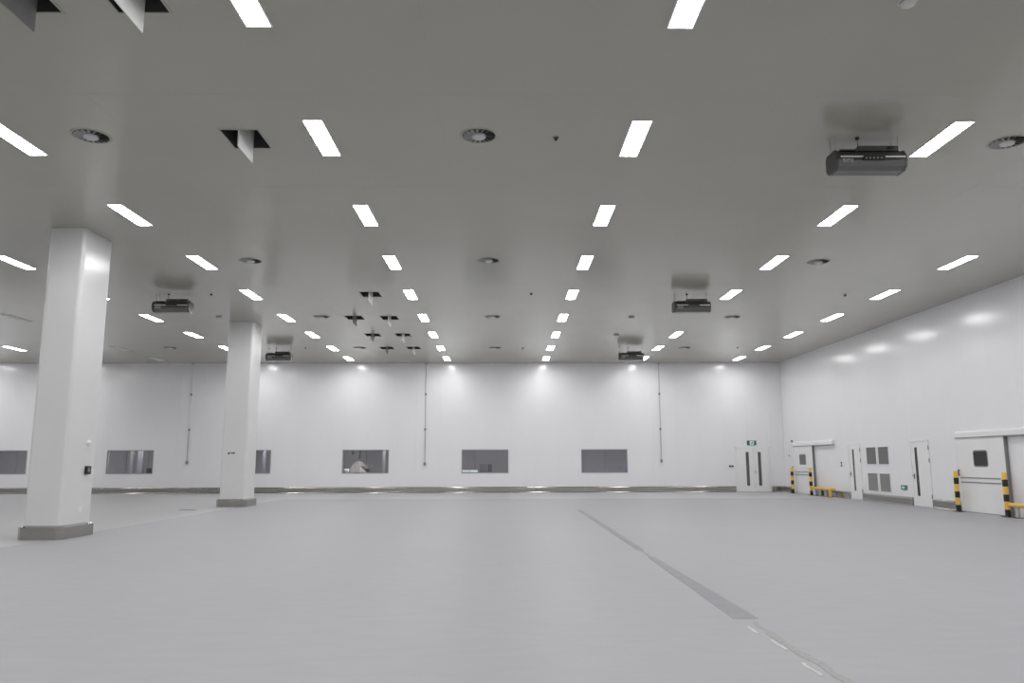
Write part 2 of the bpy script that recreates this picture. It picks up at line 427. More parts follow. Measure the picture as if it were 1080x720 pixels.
# sliding doors
def sliding(n, y0, y1, yl0, yl1, wy0, wy1, dark):
    """rail from y0 to y1, leaf from yl0 to yl1, window wy0..wy1"""
    # cover of the rail with a lip below
    pts = [(XR, 2.2), (XR, 2.40), (XR - 0.05, 2.40), (XR - 0.13, 2.33), (XR - 0.13, 2.2)]
    d = struct('door_%d' % n, MB().prism(pts, y0, y1, 'xz'), M_WHITE)
    obj('rail_lip', rbox_x(MB(), y0, y1, 2.175, 2.2, 0.02, 0.125), M_LOUVRE, d)
    obj('jamb', rbox_x(MB(), yl1 - 0.02, yl1 + 0.06, 0, 2.2, 0, 0.03), M_WHITE, d)
    lf = obj('leaf', MB().cbox(XR - 0.10, XR - 0.03, yl0 + 0.03, yl1, 0.015, 2.18, 0.006, 'x'), M_WHITE, d)
    obj('edge_seal', MB().box(XR - 0.102, XR - 0.02, yl0, yl0 + 0.03, 0.015, 2.18), M_LOUVRE, d)
    fr = MB().prism(round_poly(wy0 - 0.04, wy1 + 0.04, 1.33, 1.81, 0.08, 4), XR - 0.106, XR - 0.1, 'yz')
    obj('window_trim', fr, M_LOUVRE if not dark else M_RUBBER, lf)
    obj('vision_panel', MB().prism(round_poly(wy0, wy1, 1.37, 1.77, 0.06, 4), XR - 0.112, XR - 0.1, 'yz'), M_VISION2 if dark else M_CORP, lf)
    for z in (0.875, 1.005):
        obj('push_strip', MB().box(XR - 0.112, XR - 0.1, yl0 + 0.3, yl1 - 0.1, z - 0.012, z + 0.012), M_BLUE, d, label='blue-grey strip across the door leaf')
    hy = yl1 - 0.06
    obj('handle', MB().tube((XR - 0.14, hy, 1.06), (XR - 0.14, hy, 1.25), 0.018, 8).tube((XR - 0.1, hy, 1.08), (XR - 0.14, hy, 1.08), 0.012, 8).tube((XR - 0.1, hy, 1.23), (XR - 0.14, hy, 1.23), 0.012, 8), M_DSTEEL, d)
    return d
sliding(4, 32.3, 36.78, 34.48, 36.9, 35.33, 36.0, False)
sliding(5, 19.0, 23.45, 21.15, 23.42, 21.98, 22.58, True)

# return-air grilles in the right wall
def grille(y0, y1, z0, z1, label, lm, cat='vent'):
    t = thing('wall_grille', label, cat, (XR, (y0 + y1) / 2, z0), 'return air grilles in the wall')
    hy = (y1 - y0) / 2; H = z1 - z0; e = 0.03
    fr = MB().box(-0.018, 0.03, -hy, hy, 0, e).box(-0.018, 0.03, -hy, hy, H - e, H).box(-0.018, 0.03, -hy, -hy + e, e, H - e).box(-0.018, 0.03, hy - e, hy, e, H - e)
    obj('frame', fr, M_WHITE, t)
    obj('backing', MB().box(0.035, 0.045, -hy, hy, 0, H), M_DSTEEL, t)
    s = MB(); n = int((2 * hy - 2 * e) / 0.045)
    for k in range(n):
        y = -hy + e + (k + 0.5) * (2 * hy - 2 * e) / n
        s.prism([(-0.012, y + 0.014), (0.018, y - 0.018), (0.021, y - 0.015), (-0.009, y + 0.017)], e, H - e, 'xy')
    o = obj('louvre', s, lm, t); o['kind'] = 'stuff'
    return t
grille(*GR[0], 'upper grey wall grille beside the hinged door with the faint strip window', M_LOUVRE)
grille(*GR[1], 'upper grey wall grille on the side of the low green exit sign', M_LOUVRE)
grille(*GR[2], 'lower pale grey wall grille beside the narrow hinged door', M_LOUVRE2)
grille(*GR[3], 'lower pale grey wall grille right beside the low green exit sign', M_LOUVRE2)

# exit signs
t = thing('exit_sign', 'green exit sign with white arrow low on the wall beside the grilles', 'sign', (XR, 26.89, 0.51))
obj('board', MB().box(-0.025, 0, -0.19, 0.19, 0, 0.155), M_GREEN, t)
ar = MB()  # arrow pointing to the far door
ar.prism([(0.15, 0.078), (0.02, 0.018), (0.02, 0.055), (-0.08, 0.055), (-0.08, 0.10), (0.02, 0.10), (0.02, 0.138)][::-1], -0.029, -0.025, 'yz')
obj('arrow', ar, M_SIGNW, t, label='white arrow')
t = thing('exit_sign', 'green and white exit sign above the double door', 'sign', (12.31, YB, 2.28))
obj('board', MB().box(-0.23, 0.23, -0.025, 0, 0, 0.23), M_GREEND, t)
ar = MB().box(-0.095, 0.12, -0.028, -0.025, 0.02, 0.21)
obj('doorway_panel', ar, M_SIGNW, t, label='white field')
rm = MB()
def limb(m, a, b, w):
    a = Vector(a); b = Vector(b); d = (b - a).normalized(); n = Vector((-d.y, d.x)) * w / 2
    m.prism([tuple(a - n), tuple(b - n), tuple(b + n), tuple(a + n)], -0.031, -0.028, 'xz')
for a, b, w in (((0.03, 0.145), (0.015, 0.095), 0.03), ((0.015, 0.095), (-0.03, 0.075), 0.018), ((-0.03, 0.075), (-0.03, 0.045), 0.015), ((0.015, 0.095), (0.04, 0.065), 0.018),
                ((0.04, 0.065), (0.075, 0.05), 0.015), ((0.03, 0.14), (-0.015, 0.125), 0.013), ((0.03, 0.14), (0.07, 0.115), 0.013)): limb(rm, a, b, w)
rm.prism([(0.033 + 0.016 * math.cos(2 * PI * i / 10), 0.168 + 0.016 * math.sin(2 * PI * i / 10)) for i in range(10)], -0.031, -0.028, 'xz')
obj('running_figure', rm, M_GREEND, t, label='dark green running figure pictogram')
ar = MB().prism([(-0.2, 0.115), (-0.15, 0.07), (-0.15, 0.1), (-0.1, 0.1), (-0.1, 0.13), (-0.15, 0.13), (-0.15, 0.16)], -0.028, -0.025, 'xz')
obj('arrow', ar, M_GREEN, t)

# small wall fittings
t = thing('wall_switch', 'small black twin wall switch on the back wall beside the double door', 'switch', (11.24, YB, 1.2))
obj('back_plate', MB().box(-0.13, 0.13, -0.012, 0, 0, 0.11), M_WHITE, t)
for s in (-0.06, 0.06): obj('rocker', MB().box(s - 0.045, s + 0.045, -0.03, -0.012, 0.012, 0.098), M_BLACK, t)
t = thing('push_button_box', 'small grey push button pair beside the far sliding door', 'switch', (XR, 31.73, 1.27))
obj('back_plate', MB().box(-0.02, 0, -0.06, 0.06, 0, 0.22), M_WHITE, t)
for z in (0.05, 0.16): obj('button', MB().tube((-0.02, 0, z), (-0.045, 0, z), 0.04, 12), M_DSTEEL, t)
t = thing('wall_sensor', 'black round sensor high on the wall above the far sliding door', 'sensor', (XR, 37.03, 2.45))
obj('base', MB().tube((0, 0, 0), (-0.03, 0, 0), 0.06, 14), M_WHITE, t)
obj('lens', MB().tube((-0.03, 0, 0), (-0.08, 0, 0), 0.055, 14, 0.03), M_BLACK, t)
t = thing('call_button', 'round pale grey button on the wall by the far room corner', 'button', (XR, 37.5, 1.77))
obj('base', MB().tube((0, 0, 0), (-0.02, 0, 0), 0.075, 16), M_WHITE, t)
obj('button', MB().tube((-0.02, 0, 0), (-0.04, 0, 0), 0.05, 16), M_LOUVRE2, t)

# bollards: yellow posts with black bands
def make_bollard():
    t = thing('bollard', '', 'bollard', (0, 0, 0), 'yellow and black bollards by the sliding doors')
    H = 1.2; r = 0.066
    obj('base_plate', MB().box(-0.12, 0.12, -0.12, 0.12, 0, 0.015), M_BAND, t)
    post = obj('post', MB().lathe([(r, 0.015), (r, H - 0.02), (r * 0.75, H), (0.0005, H)], 20), M_YEL, t)
    for k in (0, 2, 4):
        obj('band', MB().lathe([(r, 0.015 + k * 0.2), (r + 0.003, 0.015 + k * 0.2), (r + 0.003, 0.2 + k * 0.2), (r, 0.2 + k * 0.2)], 20, smooth=False), M_BAND, post, label='black band')
    for s, q in ((-1, -1), (1, -1), (1, 1), (-1, 1)):
        obj('anchor_bolt', MB().tube((s * 0.095, q * 0.095, 0.015), (s * 0.095, q * 0.095, 0.035), 0.012, 6), M_GALV, t)
    return t
XB = 13.62
b0 = make_bollard(); b0.location = (XB, 36.55, 0); b0['label'] = 'yellow and black bollard by the far corner, beyond the far sliding door leaf'
dup(b0, (XB, 34.35, 0), 'yellow and black bollard at the far sliding door, next to its yellow rail')
dup(b0, (XB, 23.25, 0), 'yellow and black bollard standing alone before the stainless kick plate')
dup(b0, (XB, 20.98, 0), 'yellow and black bollard at the near sliding door, next to its yellow rail')

# low yellow guard rails in front of the doors' parking side
def make_guard(L, label):
    """runs from the origin towards -y"""
    t = thing('guard_rail', label, 'guard rail', (0, 0, 0), 'low yellow guard rails by the sliding doors')
    z = 0.33; r = 0.058
    m = MB().tube((0, 0, z), (0, -L, z), r, 14)
    m.tube((0, -L, z), (0.2, -L, z), r, 14)
    obj('rail', m, M_YEL, t)
    n = 4
    for k in range(n):
        y = -0.3 - (L - 0.3) * k / (n - 1)
        lg = obj('leg', MB().tube((0, y, 0.012), (0, y, z), r if k == n - 1 else 0.038, 12), M_YEL if k == n - 1 else M_GALV, t)
        obj('foot_plate', MB().box(-0.08, 0.08, y - 0.08, y + 0.08, 0, 0.012), M_BAND, lg)
    return t
g = make_guard(1.85, 'low yellow guard rail in front of the far sliding door'); g.location = (XB, 34.2, 0)
g = make_guard(1.85, 'low yellow guard rail in front of the near sliding door'); g.location = (XB, 20.85, 0)

# ================================================================ CONDUITS ON THE BACK WALL
def conduit(x, z0, label, upper):
    t = thing('conduit', label, 'conduit', (x, YB, 0), 'wall conduits on the back wall')
    y = -0.035
    obj('upper_tube', MB().tube((0, y, 3.1), (0, y, CEIL - 0.01), 0.014, 10), upper, t)
    obj('lower_tube', MB().tube((0, y, z0 + 0.1), (0, y, 3.1), 0.019, 10), M_GALV, t)
    for z in (3.1, 4.85):
        c = MB().tube((0, y, z - 0.06), (0, y, z + 0.05), 0.028, 10).box(-0.05, 0.05, -0.02, 0, z - 0.025, z + 0.025)
        obj('clamp', c, M_RUBBER, t)
    obj('outlet_box', MB().box(-0.05, 0.05, -0.09, 0, z0, z0 + 0.14), M_LOUVRE, t)
    obj('ceiling_collar', MB().tube((0, y, CEIL - 0.05), (0, y, CEIL), 0.05, 12), M_LOUVRE2, t)
conduit(-3.95, 1.33, 'thin grey conduit running down the back wall between two middle windows', M_GALV)
conduit(7.78, 1.45, 'thin grey conduit running down the back wall towards the double door', M_GALV)
conduit(-15.66, 1.42, 'thin conduit with reflection painted on its upper length, between the two columns', M_WHITE)  # white upper tube paints in the bright reflection on the conduit

# ================================================================ COLUMNS
def column(x0, x1, y0, y1, label, joint):
    t = thing('column', label, 'column', ((x0 + x1) / 2, (y0 + y1) / 2, 0), 'white clad columns')
    w, d = (x1 - x0) / 2, (y1 - y0) / 2
    sh = MB(); pts = round_poly(-w, w, -d, d, 0.075, 6)
    sh.prism(pts, 0.05, CEIL, 'xy')
    obj('shaft', sh, M_COLUMN, t)
    def ch(e, k):
        a, b, c, f = -w - e, w + e, -d - e, d + e
        return [(a + k, c), (b - k, c), (b, c + k), (b, f - k), (b - k, f), (a + k, f), (a, f - k), (a, c + k)]
    o, i = ch(0.085, 0.11), ch(0.004, 0.055)
    m = MB(); n = 8
    vs = [(*p, 0) for p in o] + [(*p, 0.235) for p in o] + [(*p, 0.27) for p in i]
    fs = [(k, (k + 1) % n, n + (k + 1) % n, n + k) for k in range(n)] + [(n + k, n + (k + 1) % n, 2 * n + (k + 1) % n, 2 * n + k) for k in range(n)]
    fs.append(tuple(range(n))[::-1]); fs.append(tuple(range(2 * n, 3 * n)))
    m._add(vs, fs)
    obj('plinth', m, M_STEEL, t, label='stainless steel plinth with chamfered corners')
    if joint: obj('joint_strip', MB().prism(round_poly(-w - 0.001, w + 0.001, -d - 0.001, d + 0.001, 0.076, 6), 2.03, 2.042, 'xy'), M_COLUMN, t)
    return t
column(-9.62, -8.87, 15.68, 16.82, 'white clad square column closest to the viewer on a stainless plinth', False)
column(-9.77, -8.89, 26.68, 27.72, 'white clad square column farther back on a stainless plinth', True)
t = thing('wall_switch', 'black switch box on the side of the front white column', 'switch', (-8.87, 16.5, 1.27))
obj('casing', MB().box(0, 0.05, -0.085, 0.085, 0, 0.17), M_BLACK, t)
obj('key_plate', MB().box(0.05, 0.058, -0.05, 0.03, 0.05, 0.13), M_LOUVRE, t)
t = thing('socket_cover', 'small white round cover on the front column above the black switch', 'cover', (-8.87, 16.47, 1.93))
obj('base', MB().tube((0, 0, 0), (0.03, 0, 0), 0.06, 14), M_WHITE, t)
obj('cap', MB().tube((0.03, 0, 0), (0.06, 0, 0), 0.045, 14, 0.02), M_SIGNW, t)
t = thing('wall_outlet', 'small white outlet low on the front column near its plinth', 'outlet', (-8.87, 16.36, 0.5))
obj('face_plate', MB().box(0, 0.015, -0.05, 0.05, 0, 0.1), M_SIGNW, t)
obj('socket_insert', MB().tube((0.015, 0, 0.05), (0.02, 0, 0.05), 0.03, 12), M_WHITE, t)
t = thing('wall_sign', 'small white plate with dark marks on the front of the rear column', 'sign', (-9.36, 26.68, 1.74))
obj('plate', MB().box(-0.24, 0.22, -0.006, 0, 0, 0.16), M_COLUMN, t)
mk = MB().tube((-0.15, -0.006, 0.07), (-0.15, -0.01, 0.07), 0.036, 12)
for x, w, z, hh in ((-0.12, 0.20, 0.085, 0.02), (-0.05, 0.03, 0.045, 0.04), (0.0, 0.04, 0.05, 0.05)): mk.box(x, x + w, -0.01, -0.006, z, z + hh)
obj('dark_mark', mk, M_BLACK, t)

# ================================================================ CEILING LIGHTS
RX = {3: 11.36, 2: 6.74, 1: 2.01, 0: -2.79, -1: -7.51, -2: -12.14, -3: -16.75, -4: -21.35, -5: -26.0}
RY = [7.4, 11.11, 14.82, 18.5, 22.2, 25.9, 29.5, 33.1, 36.5]
def lamp_meshes():
    w, l = 0.135, 0.64
    fr = MB().box(-w - 0.02, w + 0.02, -l - 0.02, -l, -0.012, 0).box(-w - 0.02, w + 0.02, l, l + 0.02, -0.012, 0).box(-w - 0.02, -w, -l, l, -0.012, 0).box(w, w + 0.02, -l, l, -0.012, 0)
    df = MB()._add([(-w, -l, -0.010), (-w, l, -0.010), (w, l, -0.010), (w, -l, -0.010)], [(0, 1, 2, 3)])
    return fr.mesh('frame', M_WHITE), df.mesh('diffuser', M_LAMP), df.mesh('diffuser', M_LAMPOFF)
FR, DL, DO = lamp_meshes()
RUN = {3: 'first run from sliding-door wall', 2: 'second run from sliding-door wall', 1: 'third run from sliding-door wall', 0: 'fourth run from sliding-door wall',
       -1: 'fifth run from sliding-door wall', -2: 'sixth run from sliding-door wall', -3: 'seventh run from sliding-door wall', -4: 'eighth run from sliding-door wall', -5: 'ninth run from sliding-door wall'}
ORD = ['ninth', 'eighth', 'seventh', 'sixth', 'fifth', 'fourth', 'third', 'second', 'first']
beam = bpy.data.lights.new('lamp_beam', 'AREA')
beam.shape = 'RECTANGLE'; beam.size = 0.27; beam.size_y = 1.28
beam.energy = LAMP_W; beam.spread = math.radians(LAMP_SPREAD)
def lamp(x, y, lit, label, group):
    t = thing('ceiling_light', label, 'ceiling light', (x, y, CEIL), group)
    link('frame', FR, t); link('diffuser', DL if lit else DO, t)
    if lit: link('lamp_beam', beam, t, (0, 0, -0.013))
for c, x in RX.items():
    for r, y in enumerate(RY):
        if (c, r) == (2, 5): continue
        lit = c != -3
        if c == -5 and r < 5: continue
        lamp(x, y, lit, '%s ceiling panel, %s from back wall, %s' % ('lit' if lit else 'unlit', ORD[r], RUN[c]), 'ceiling light panels')
for c in (-4, -2, -1, 0, 1, 2, 3):
    for k in (1, 2, 3, 4):
        lamp(RX[c], 7.4 - 3.68 * k, True, 'lit ceiling panel out of view behind the viewer', 'ceiling light panels behind the viewer')

# ================================================================ CEILING FITTINGS
# swirl air diffusers
def diffuser_proto():
    t = thing('swirl_diffuser', '', 'air diffuser', (0, 0, 0), 'round swirl air diffusers in the ceiling')
    obj('outer_ring', MB().lathe([(0.25, 0), (0.25, -0.008), (0.258, -0.012), (0.285, -0.003), (0.285, 0)], 32), M_CEIL, t)
    obj('backing', MB().disc(0.25, -0.002, 32, up=False), M_BLACK, t)
    bl = MB(); n = 16
    for k in range(n):
        a = 2 * PI * k / n; da = -0.21
        p = lambda r, ang, z: (r * math.cos(ang), r * math.sin(ang), z)
        q = [p(0.10, a, -0.006), p(0.24, a, -0.006), p(0.24, a + da * 0.75, -0.024), p(0.10, a + da * 0.8, -0.018)]
        q2 = [(x, y, z - 0.003) for x, y, z in q]
        bl._add(q + q2, [(0, 1, 2, 3), (7, 6, 5, 4), (0, 4, 5, 1), (1, 5, 6, 2), (2, 6, 7, 3), (3, 7, 4, 0)])
    o = obj('swirl_blade', bl, M_GRILLE, t)
    obj('hub', MB().lathe([(0.105, 0), (0.105, -0.03), (0.08, -0.048), (0.0005, -0.052)], 24), M_PALE, t, label='pale centre disc')
    return t
DIFF = [((-0.39, 10.99), 'large round swirl diffuser overhead in the middle of the ceiling'),
        ((-6.28, 11.03), 'round swirl diffuser overhead above and before the front column'),
        ((7.84, 11.2), 'round swirl diffuser overhead beside the closest hanging air unit'),
        ((-0.39, 18.3), 'round swirl diffuser in the middle diffuser line, second from the viewer'),
        ((-6.26, 18.33), 'round swirl diffuser in the line by the columns, second from the viewer'),
        ((7.83, 18.42), 'round swirl diffuser between the two right runs of lamps, mid hall'),
        ((-6.26, 25.7), 'round swirl diffuser in the line by the columns, third from the viewer'),
        ((-0.42, 25.7), 'round swirl diffuser in the middle diffuser line, third from the viewer'),
        ((7.85, 25.76), 'round swirl diffuser just beyond the middle hanging air unit'),
        ((-14.5, 32.9), 'round swirl diffuser near the back wall between the two columns'),
        ((-14.5, 25.7), 'round swirl diffuser hidden behind the front column'),
        ((-6.3, 32.9), 'round swirl diffuser near the back wall beside the cluster of duct openings'),
        ((-0.42, 32.95), 'round swirl diffuser near the back wall in the middle diffuser line'),
        ((7.87, 32.95), 'round swirl diffuser near the back wall beside the farthest air unit')]
dp = diffuser_proto()
for i, ((x, y), lab) in enumerate(DIFF):
    if i == 0: dp.location = (x, y, CEIL); dp['label'] = lab
    else: dup(dp, (x, y, CEIL), lab)

# square duct openings with a hanging plate
def opening_proto():
    t = thing('ceiling_opening', '', 'duct opening', (0, 0, 0), 'square duct openings in the ceiling')
    w, d, h = OW / 2, OD / 2, 0.55
    m = MB().box(-w - 0.02, -w, -d - 0.02, d + 0.02, 0.1, h).box(w, w + 0.02, -d - 0.02, d + 0.02, 0.1, h)
    m.box(-w, w, -d - 0.02, -d, 0.1, h).box(-w, w, d, d + 0.02, 0.1, h).box(-w - 0.02, w + 0.02, -d - 0.02, d + 0.02, h, h + 0.02)
    m.box(-w, -w + 0.004, -d, d, 0.004, 0.1).box(w - 0.004, w, -d, d, 0.004, 0.1).box(-w, w, -d, -d + 0.004, 0.004, 0.1).box(-w, w, d - 0.004, d, 0.004, 0.1)
    obj('duct', m, M_DUCT, t)
    e = 0.025
    f = MB().box(-w - e, w + e, -d - e, -d, -0.006, 0).box(-w - e, w + e, d, d + e, -0.006, 0).box(-w - e, -w, -d, d, -0.006, 0).box(w, w + e, -d, d, -0.006, 0)
    obj('frame', f, M_CEIL, t)
    pl = MB().box(-0.007, 0.007, -d + 0.01, d - 0.01, -0.25, 0.3)
    obj('hanging_plate', pl, M_PLATE, t)
    obj('hinge_bar', MB().tube((0, -d, 0.3), (0, d, 0.3), 0.015, 8), M_DSTEEL, t)
    return t
OL = ['open square duct with white hanging plate above the viewer, beside another', 'open square duct in the corner of the ceiling above the viewer, farther from the lamps',
      'single open square duct with white hanging plate overhead between lamps and diffuser', 'open square duct alone at the front of the far cluster',
      'open square duct in the second row of the far cluster, on the column side', 'open square duct in the second row of the far cluster, on the lamp side',
      'open square duct in the third row of the far cluster, on the column side', 'open square duct in the third row of the far cluster, on the lamp side',
      'open square duct in the row nearest the back wall, on the column side', 'open square duct in the row nearest the back wall, on the lamp side']
op = opening_proto()
for i, (x, y) in enumerate(OPEN):
    if i == 0: op.location = (x, y, CEIL); op['label'] = OL[0]; o = op
    else: o = dup(op, (x, y, CEIL), OL[i])
    if x < -5:
        for ch in o.children:
            if ch.name.startswith('hanging_plate'):
                me = ch.data.copy(); me.materials[0] = M_PLATE2; ch.data = me; ch['label'] = 'grey hanging plate'

# sprinkler heads and smoke detectors
def sprinkler_proto():
    t = thing('sprinkler_head', '', 'sprinkler', (0, 0, 0), 'sprinkler heads in the ceiling')
    obj('rosette', MB().lathe([(0.0005, 0), (0.045, 0), (0.04, -0.012), (0.018, -0.02)], 16), M_DSTEEL, t)
    b = obj('body', MB().tube((0, 0, -0.01), (0, 0, -0.042), 0.034, 12, 0.02), M_RED, t)
    obj('deflector', MB().tube((0, 0, -0.042), (0, 0, -0.048), 0.022, 12), M_DSTEEL, t)
    return t
SPR = [((0.79, 11.07), 'dark red sprinkler head overhead beside the large middle diffuser'), ((0.79, 22.09), 'dark sprinkler head in mid ceiling beside the third run of lamps'),
       ((0.80, 33.05), 'dark sprinkler head near the back wall between the two middle runs of lamps'), ((10.21, 22.28), 'dark sprinkler head beside the run of lamps at the sliding-door wall'),
       ((-8.67, 22.15), 'dark sprinkler head between the two columns near a hanging air unit'), ((-8.67, 32.94), 'dark sprinkler head by the hanging air unit beside the rear column'),
       ((10.22, 32.97), 'dark sprinkler head near the back wall above the double door')]
sp = sprinkler_proto()
for i, ((x, y), lab) in enumerate(SPR):
    if i == 0: sp.location = (x, y, CEIL); sp['label'] = lab
    else: dup(sp, (x, y, CEIL), lab)
def detector_proto():
    t = thing('smoke_detector', '', 'smoke detector', (0, 0, 0), 'round smoke detectors on the ceiling')
    obj('base', MB().lathe([(0.0005, 0), (0.10, 0), (0.10, -0.018), (0.085, -0.022)], 24), M_PALE, t)
    obj('dark_gap', MB().lathe([(0.075, -0.02), (0.075, -0.032)], 24), M_BLACK, t)
    obj('sensor_cap', MB().lathe([(0.085, -0.032), (0.08, -0.05), (0.05, -0.062), (0.0005, -0.065)], 24), M_PALE, t)
    return t
DET = [((4.35, 7.52), 'white round smoke detector overhead in the ceiling above the viewer'), ((4.37, 25.78), 'small smoke detector before the farthest hanging air unit, the nearer of two'),
       ((4.38, 29.46), 'small smoke detector right beside the farthest hanging air unit'), ((-9.74, 25.67), 'small faint smoke detector in front of the rear column top')]
dt = detector_proto()
for i, ((x, y), lab) in enumerate(DET):
    if i == 0: dt.location = (x, y, CEIL); dt['label'] = lab
    else: dup(dt, (x, y, CEIL), lab)

# hanging stainless air units
def unit_proto():
    t = thing('hanging_air_unit', '', 'air unit', (0, 0, 0), 'stainless air units hung from the ceiling')
    # profile in (y, z), z below the ceiling; front towards -y
    prof = [(-0.19, -0.33), (-0.13, -0.245), (0.13, -0.245), (0.17, -0.30), (0.17, -0.48), (0.10, -0.55), (-0.10, -0.55), (-0.17, -0.50), (-0.20, -0.42)]
    body = obj('housing', MB().prism(prof, -0.50, 0.53, 'yz'), M_STEEL_U, t)
    cap = [(y * 1.03, -0.4 + (z + 0.4) * 1.03) for y, z in prof]
    obj('end_cap', MB().prism(cap, -0.53, -0.49, 'yz'), M_DSTEEL, t)
    obj('end_cap', MB().prism(cap, 0.52, 0.55, 'yz'), M_STEEL_U, t)
    obj('painted_highlight', MB().box(-0.46, 0.52, -0.203, -0.185, -0.372, -0.352), M_SIGNW, t, label='painted highlight line along the front')  # white strip stands in for the highlight along the housing front
    gr = obj('intake_grille', MB().box(-0.12, 0.21, -0.215, -0.18, -0.425, -0.345), M_BLACK, t)
    for k in range(5): obj('indicator', MB().tube((-0.08 + k * 0.058, -0.219, -0.39), (-0.08 + k * 0.058, -0.214, -0.39), 0.014, 8), M_LOUVRE2, gr)
    cb = obj('control_box', MB().box(-0.15, 0.46, -0.14, 0.12, -0.245, -0.165), M_DSTEEL, t)
    obj('cable_gland', MB().tube((0.31, -0.145, -0.2), (0.31, -0.12, -0.2), 0.03, 10).tube((0.37, -0.145, -0.2), (0.37, -0.12, -0.2), 0.02, 10), M_BLACK, cb)
    obj('mounting_plate', MB().box(-0.44, -0.2, -0.15, 0.15, -0.245, -0.225), M_STEEL_U, t)
    lb = MB()
    for k, (x, z) in enumerate(((-0.40, -0.42), (-0.36, -0.44), (-0.32, -0.42), (-0.38, -0.40), (-0.33, -0.45))): lb.box(x, x + 0.022, -0.204, -0.19, z, z + 0.012)
    obj('rating_plate', MB().box(-0.43, -0.27, -0.2035, -0.18, -0.46, -0.395), M_LOUVRE2, t)
    obj('printed_mark', lb, M_BLACK, t)
    for x, y in ((-0.47, -0.08), (-0.47, 0.12), (0.49, -0.08), (0.49, 0.12)):
        obj('hanger_rod', MB().tube((x, y, -0.25), (x, y, 0), 0.008, 8), M_GALV, t)
    hk = MB().tube((-0.12, -0.05, -0.17), (-0.12, -0.05, 0), 0.006, 8).tube((-0.12, -0.05, -0.03), (-0.12, -0.05, 0), 0.03, 10)
    obj('power_cable', hk, M_BLACK, t)
    return t
UN = [((5.54, 11.1), 'stainless air unit hanging closest to the viewer beside a lamp'), ((5.54, 22.2), 'stainless air unit hanging mid hall in the second line from the viewer'),
      ((5.53, 33.1), 'stainless air unit hanging near the back wall, on the sliding-door side'), ((-9.8, 22.2), 'stainless air unit hanging between the two columns'),
      ((-9.84, 33.1), 'stainless air unit hanging near the back wall beside the rear column')]
u = unit_proto()
for i, ((x, y), lab) in enumerate(UN):
    if i == 0: u.location = (x, y, CEIL); u['label'] = lab
    else: dup(u, (x, y, CEIL), lab)

# ================================================================ FLOOR DETAILS
t = thing('floor_strip', 'long dark grey strip of filler and torn tape running down the floor', 'floor strip', (2.35, 0, 0))
def ragged(y0, y1, w0, w1, jit, step=0.35, cx=0.0):
    n = max(2, int((y1 - y0) / step)); L = []; R = []
    for k in range(n + 1):
        f = k / n; y = y0 + (y1 - y0) * f; w = w0 + (w1 - w0) * f
        L.append((cx - w / 2 + random.uniform(-jit, jit), y)); R.append((cx + w / 2 + random.uniform(-jit, jit), y))
    return L, R
def strip(m, L, R, z=0.0025):
    n = len(L)
    vs = [(x, y, z) for x, y in L] + [(x, y, z) for x, y in R] + [(x, y, 0) for x, y in L] + [(x, y, 0) for x, y in R]
    fs = []
    for k in range(n - 1):
        fs += [(k, n + k, n + k + 1, k + 1), (k, k + 1, 2 * n + k + 1, 2 * n + k), (n + k, 3 * n + k, 3 * n + k + 1, n + k + 1)]
    fs += [(0, 2 * n, 3 * n, n), (n - 1, 2 * n - 1, 4 * n - 1, 3 * n - 1)]
    m._add(vs, fs); return m
obj('strip_length', strip(MB(), *ragged(13.6, 24.6, 0.13, 0.16, 0.006)), M_TAPE, t)
obj('strip_length', strip(MB(), *ragged(7.75, 12.6, 0.25, 0.11, 0.008)), M_TAPE, t)
obj('strip_length', strip(MB(), *ragged(12.55, 13.65, 0.03, 0.06, 0.02, 0.2)), M_TAPE2, t)
obj('torn_piece', strip(MB(), *ragged(5.2, 7.6, 0.10, 0.05, 0.025, 0.12, 0.03)), M_TAPE2, t)
obj('torn_piece', strip(MB(), *ragged(4.2, 5.15, 0.18, 0.08, 0.02, 0.12, 0.05)), M_TAPE, t)
for y0, y1, cx in ((7.1, 7.4, -0.095), (6.5, 6.85, -0.06), (5.74, 6.1, -0.085)):
    obj('torn_piece', strip(MB(), *ragged(y0, y1, 0.035, 0.03, 0.01, 0.06, cx), z=0.004), M_TAPEW, t, label='white torn tape residue')
t = thing('floor_drain', 'small dark floor drain between the two columns', 'drain', (-10.15, 25.05, 0))
obj('frame', MB().box(-0.25, 0.25, -0.12, -0.10, 0, 0.006).box(-0.25, 0.25, 0.10, 0.12, 0, 0.006).box(-0.25, -0.23, -0.10, 0.10, 0, 0.006).box(0.23, 0.25, -0.10, 0.10, 0, 0.006), M_STEEL, t)
obj('pit', MB().box(-0.23, 0.23, -0.10, 0.10, 0.0005, 0.002), M_BLACK, t)
s = MB()
for k in range(9): s.box(-0.22 + k * 0.05, -0.20 + k * 0.05, -0.10, 0.10, 0.002, 0.006)
obj('grate_bar', s, M_DSTEEL, t)

# ================================================================ CORRIDOR CONTENTS
def clamp(name, x, label):
    t = thing(name, label, 'ceiling light', (x, 39.45, 3.0), 'added corridor lamps')
    obj('frame', MB().box(-0.65, 0.65, -0.17, 0.17, -0.02, 0), M_WHITE, t)
    obj('diffuser', MB()._add([(-0.6, -0.14, -0.022), (-0.6, 0.14, -0.022), (0.6, 0.14, -0.022), (0.6, -0.14, -0.022)], [(0, 1, 2, 3)]), M_LAMP2, t)
for x in (-27.0, -24.5, -21.5, -18.5, -15.5, -12.5, -9.5, -6.5, -3.5, -0.5, 2.5, 5.5, 8.5):  # unseen lamps, added to brighten what shows through the windows
    clamp('added_corridor_light', x, 'added corridor ceiling lamp, unseen behind the back wall')
def box_thing(name, label, cat, parts, loc, group=None):
    t = thing(name, label, cat, loc, group)
    for pn, b, m in parts: obj(pn, b if isinstance(b, MB) else MB().box(*b), m, t)
    return t
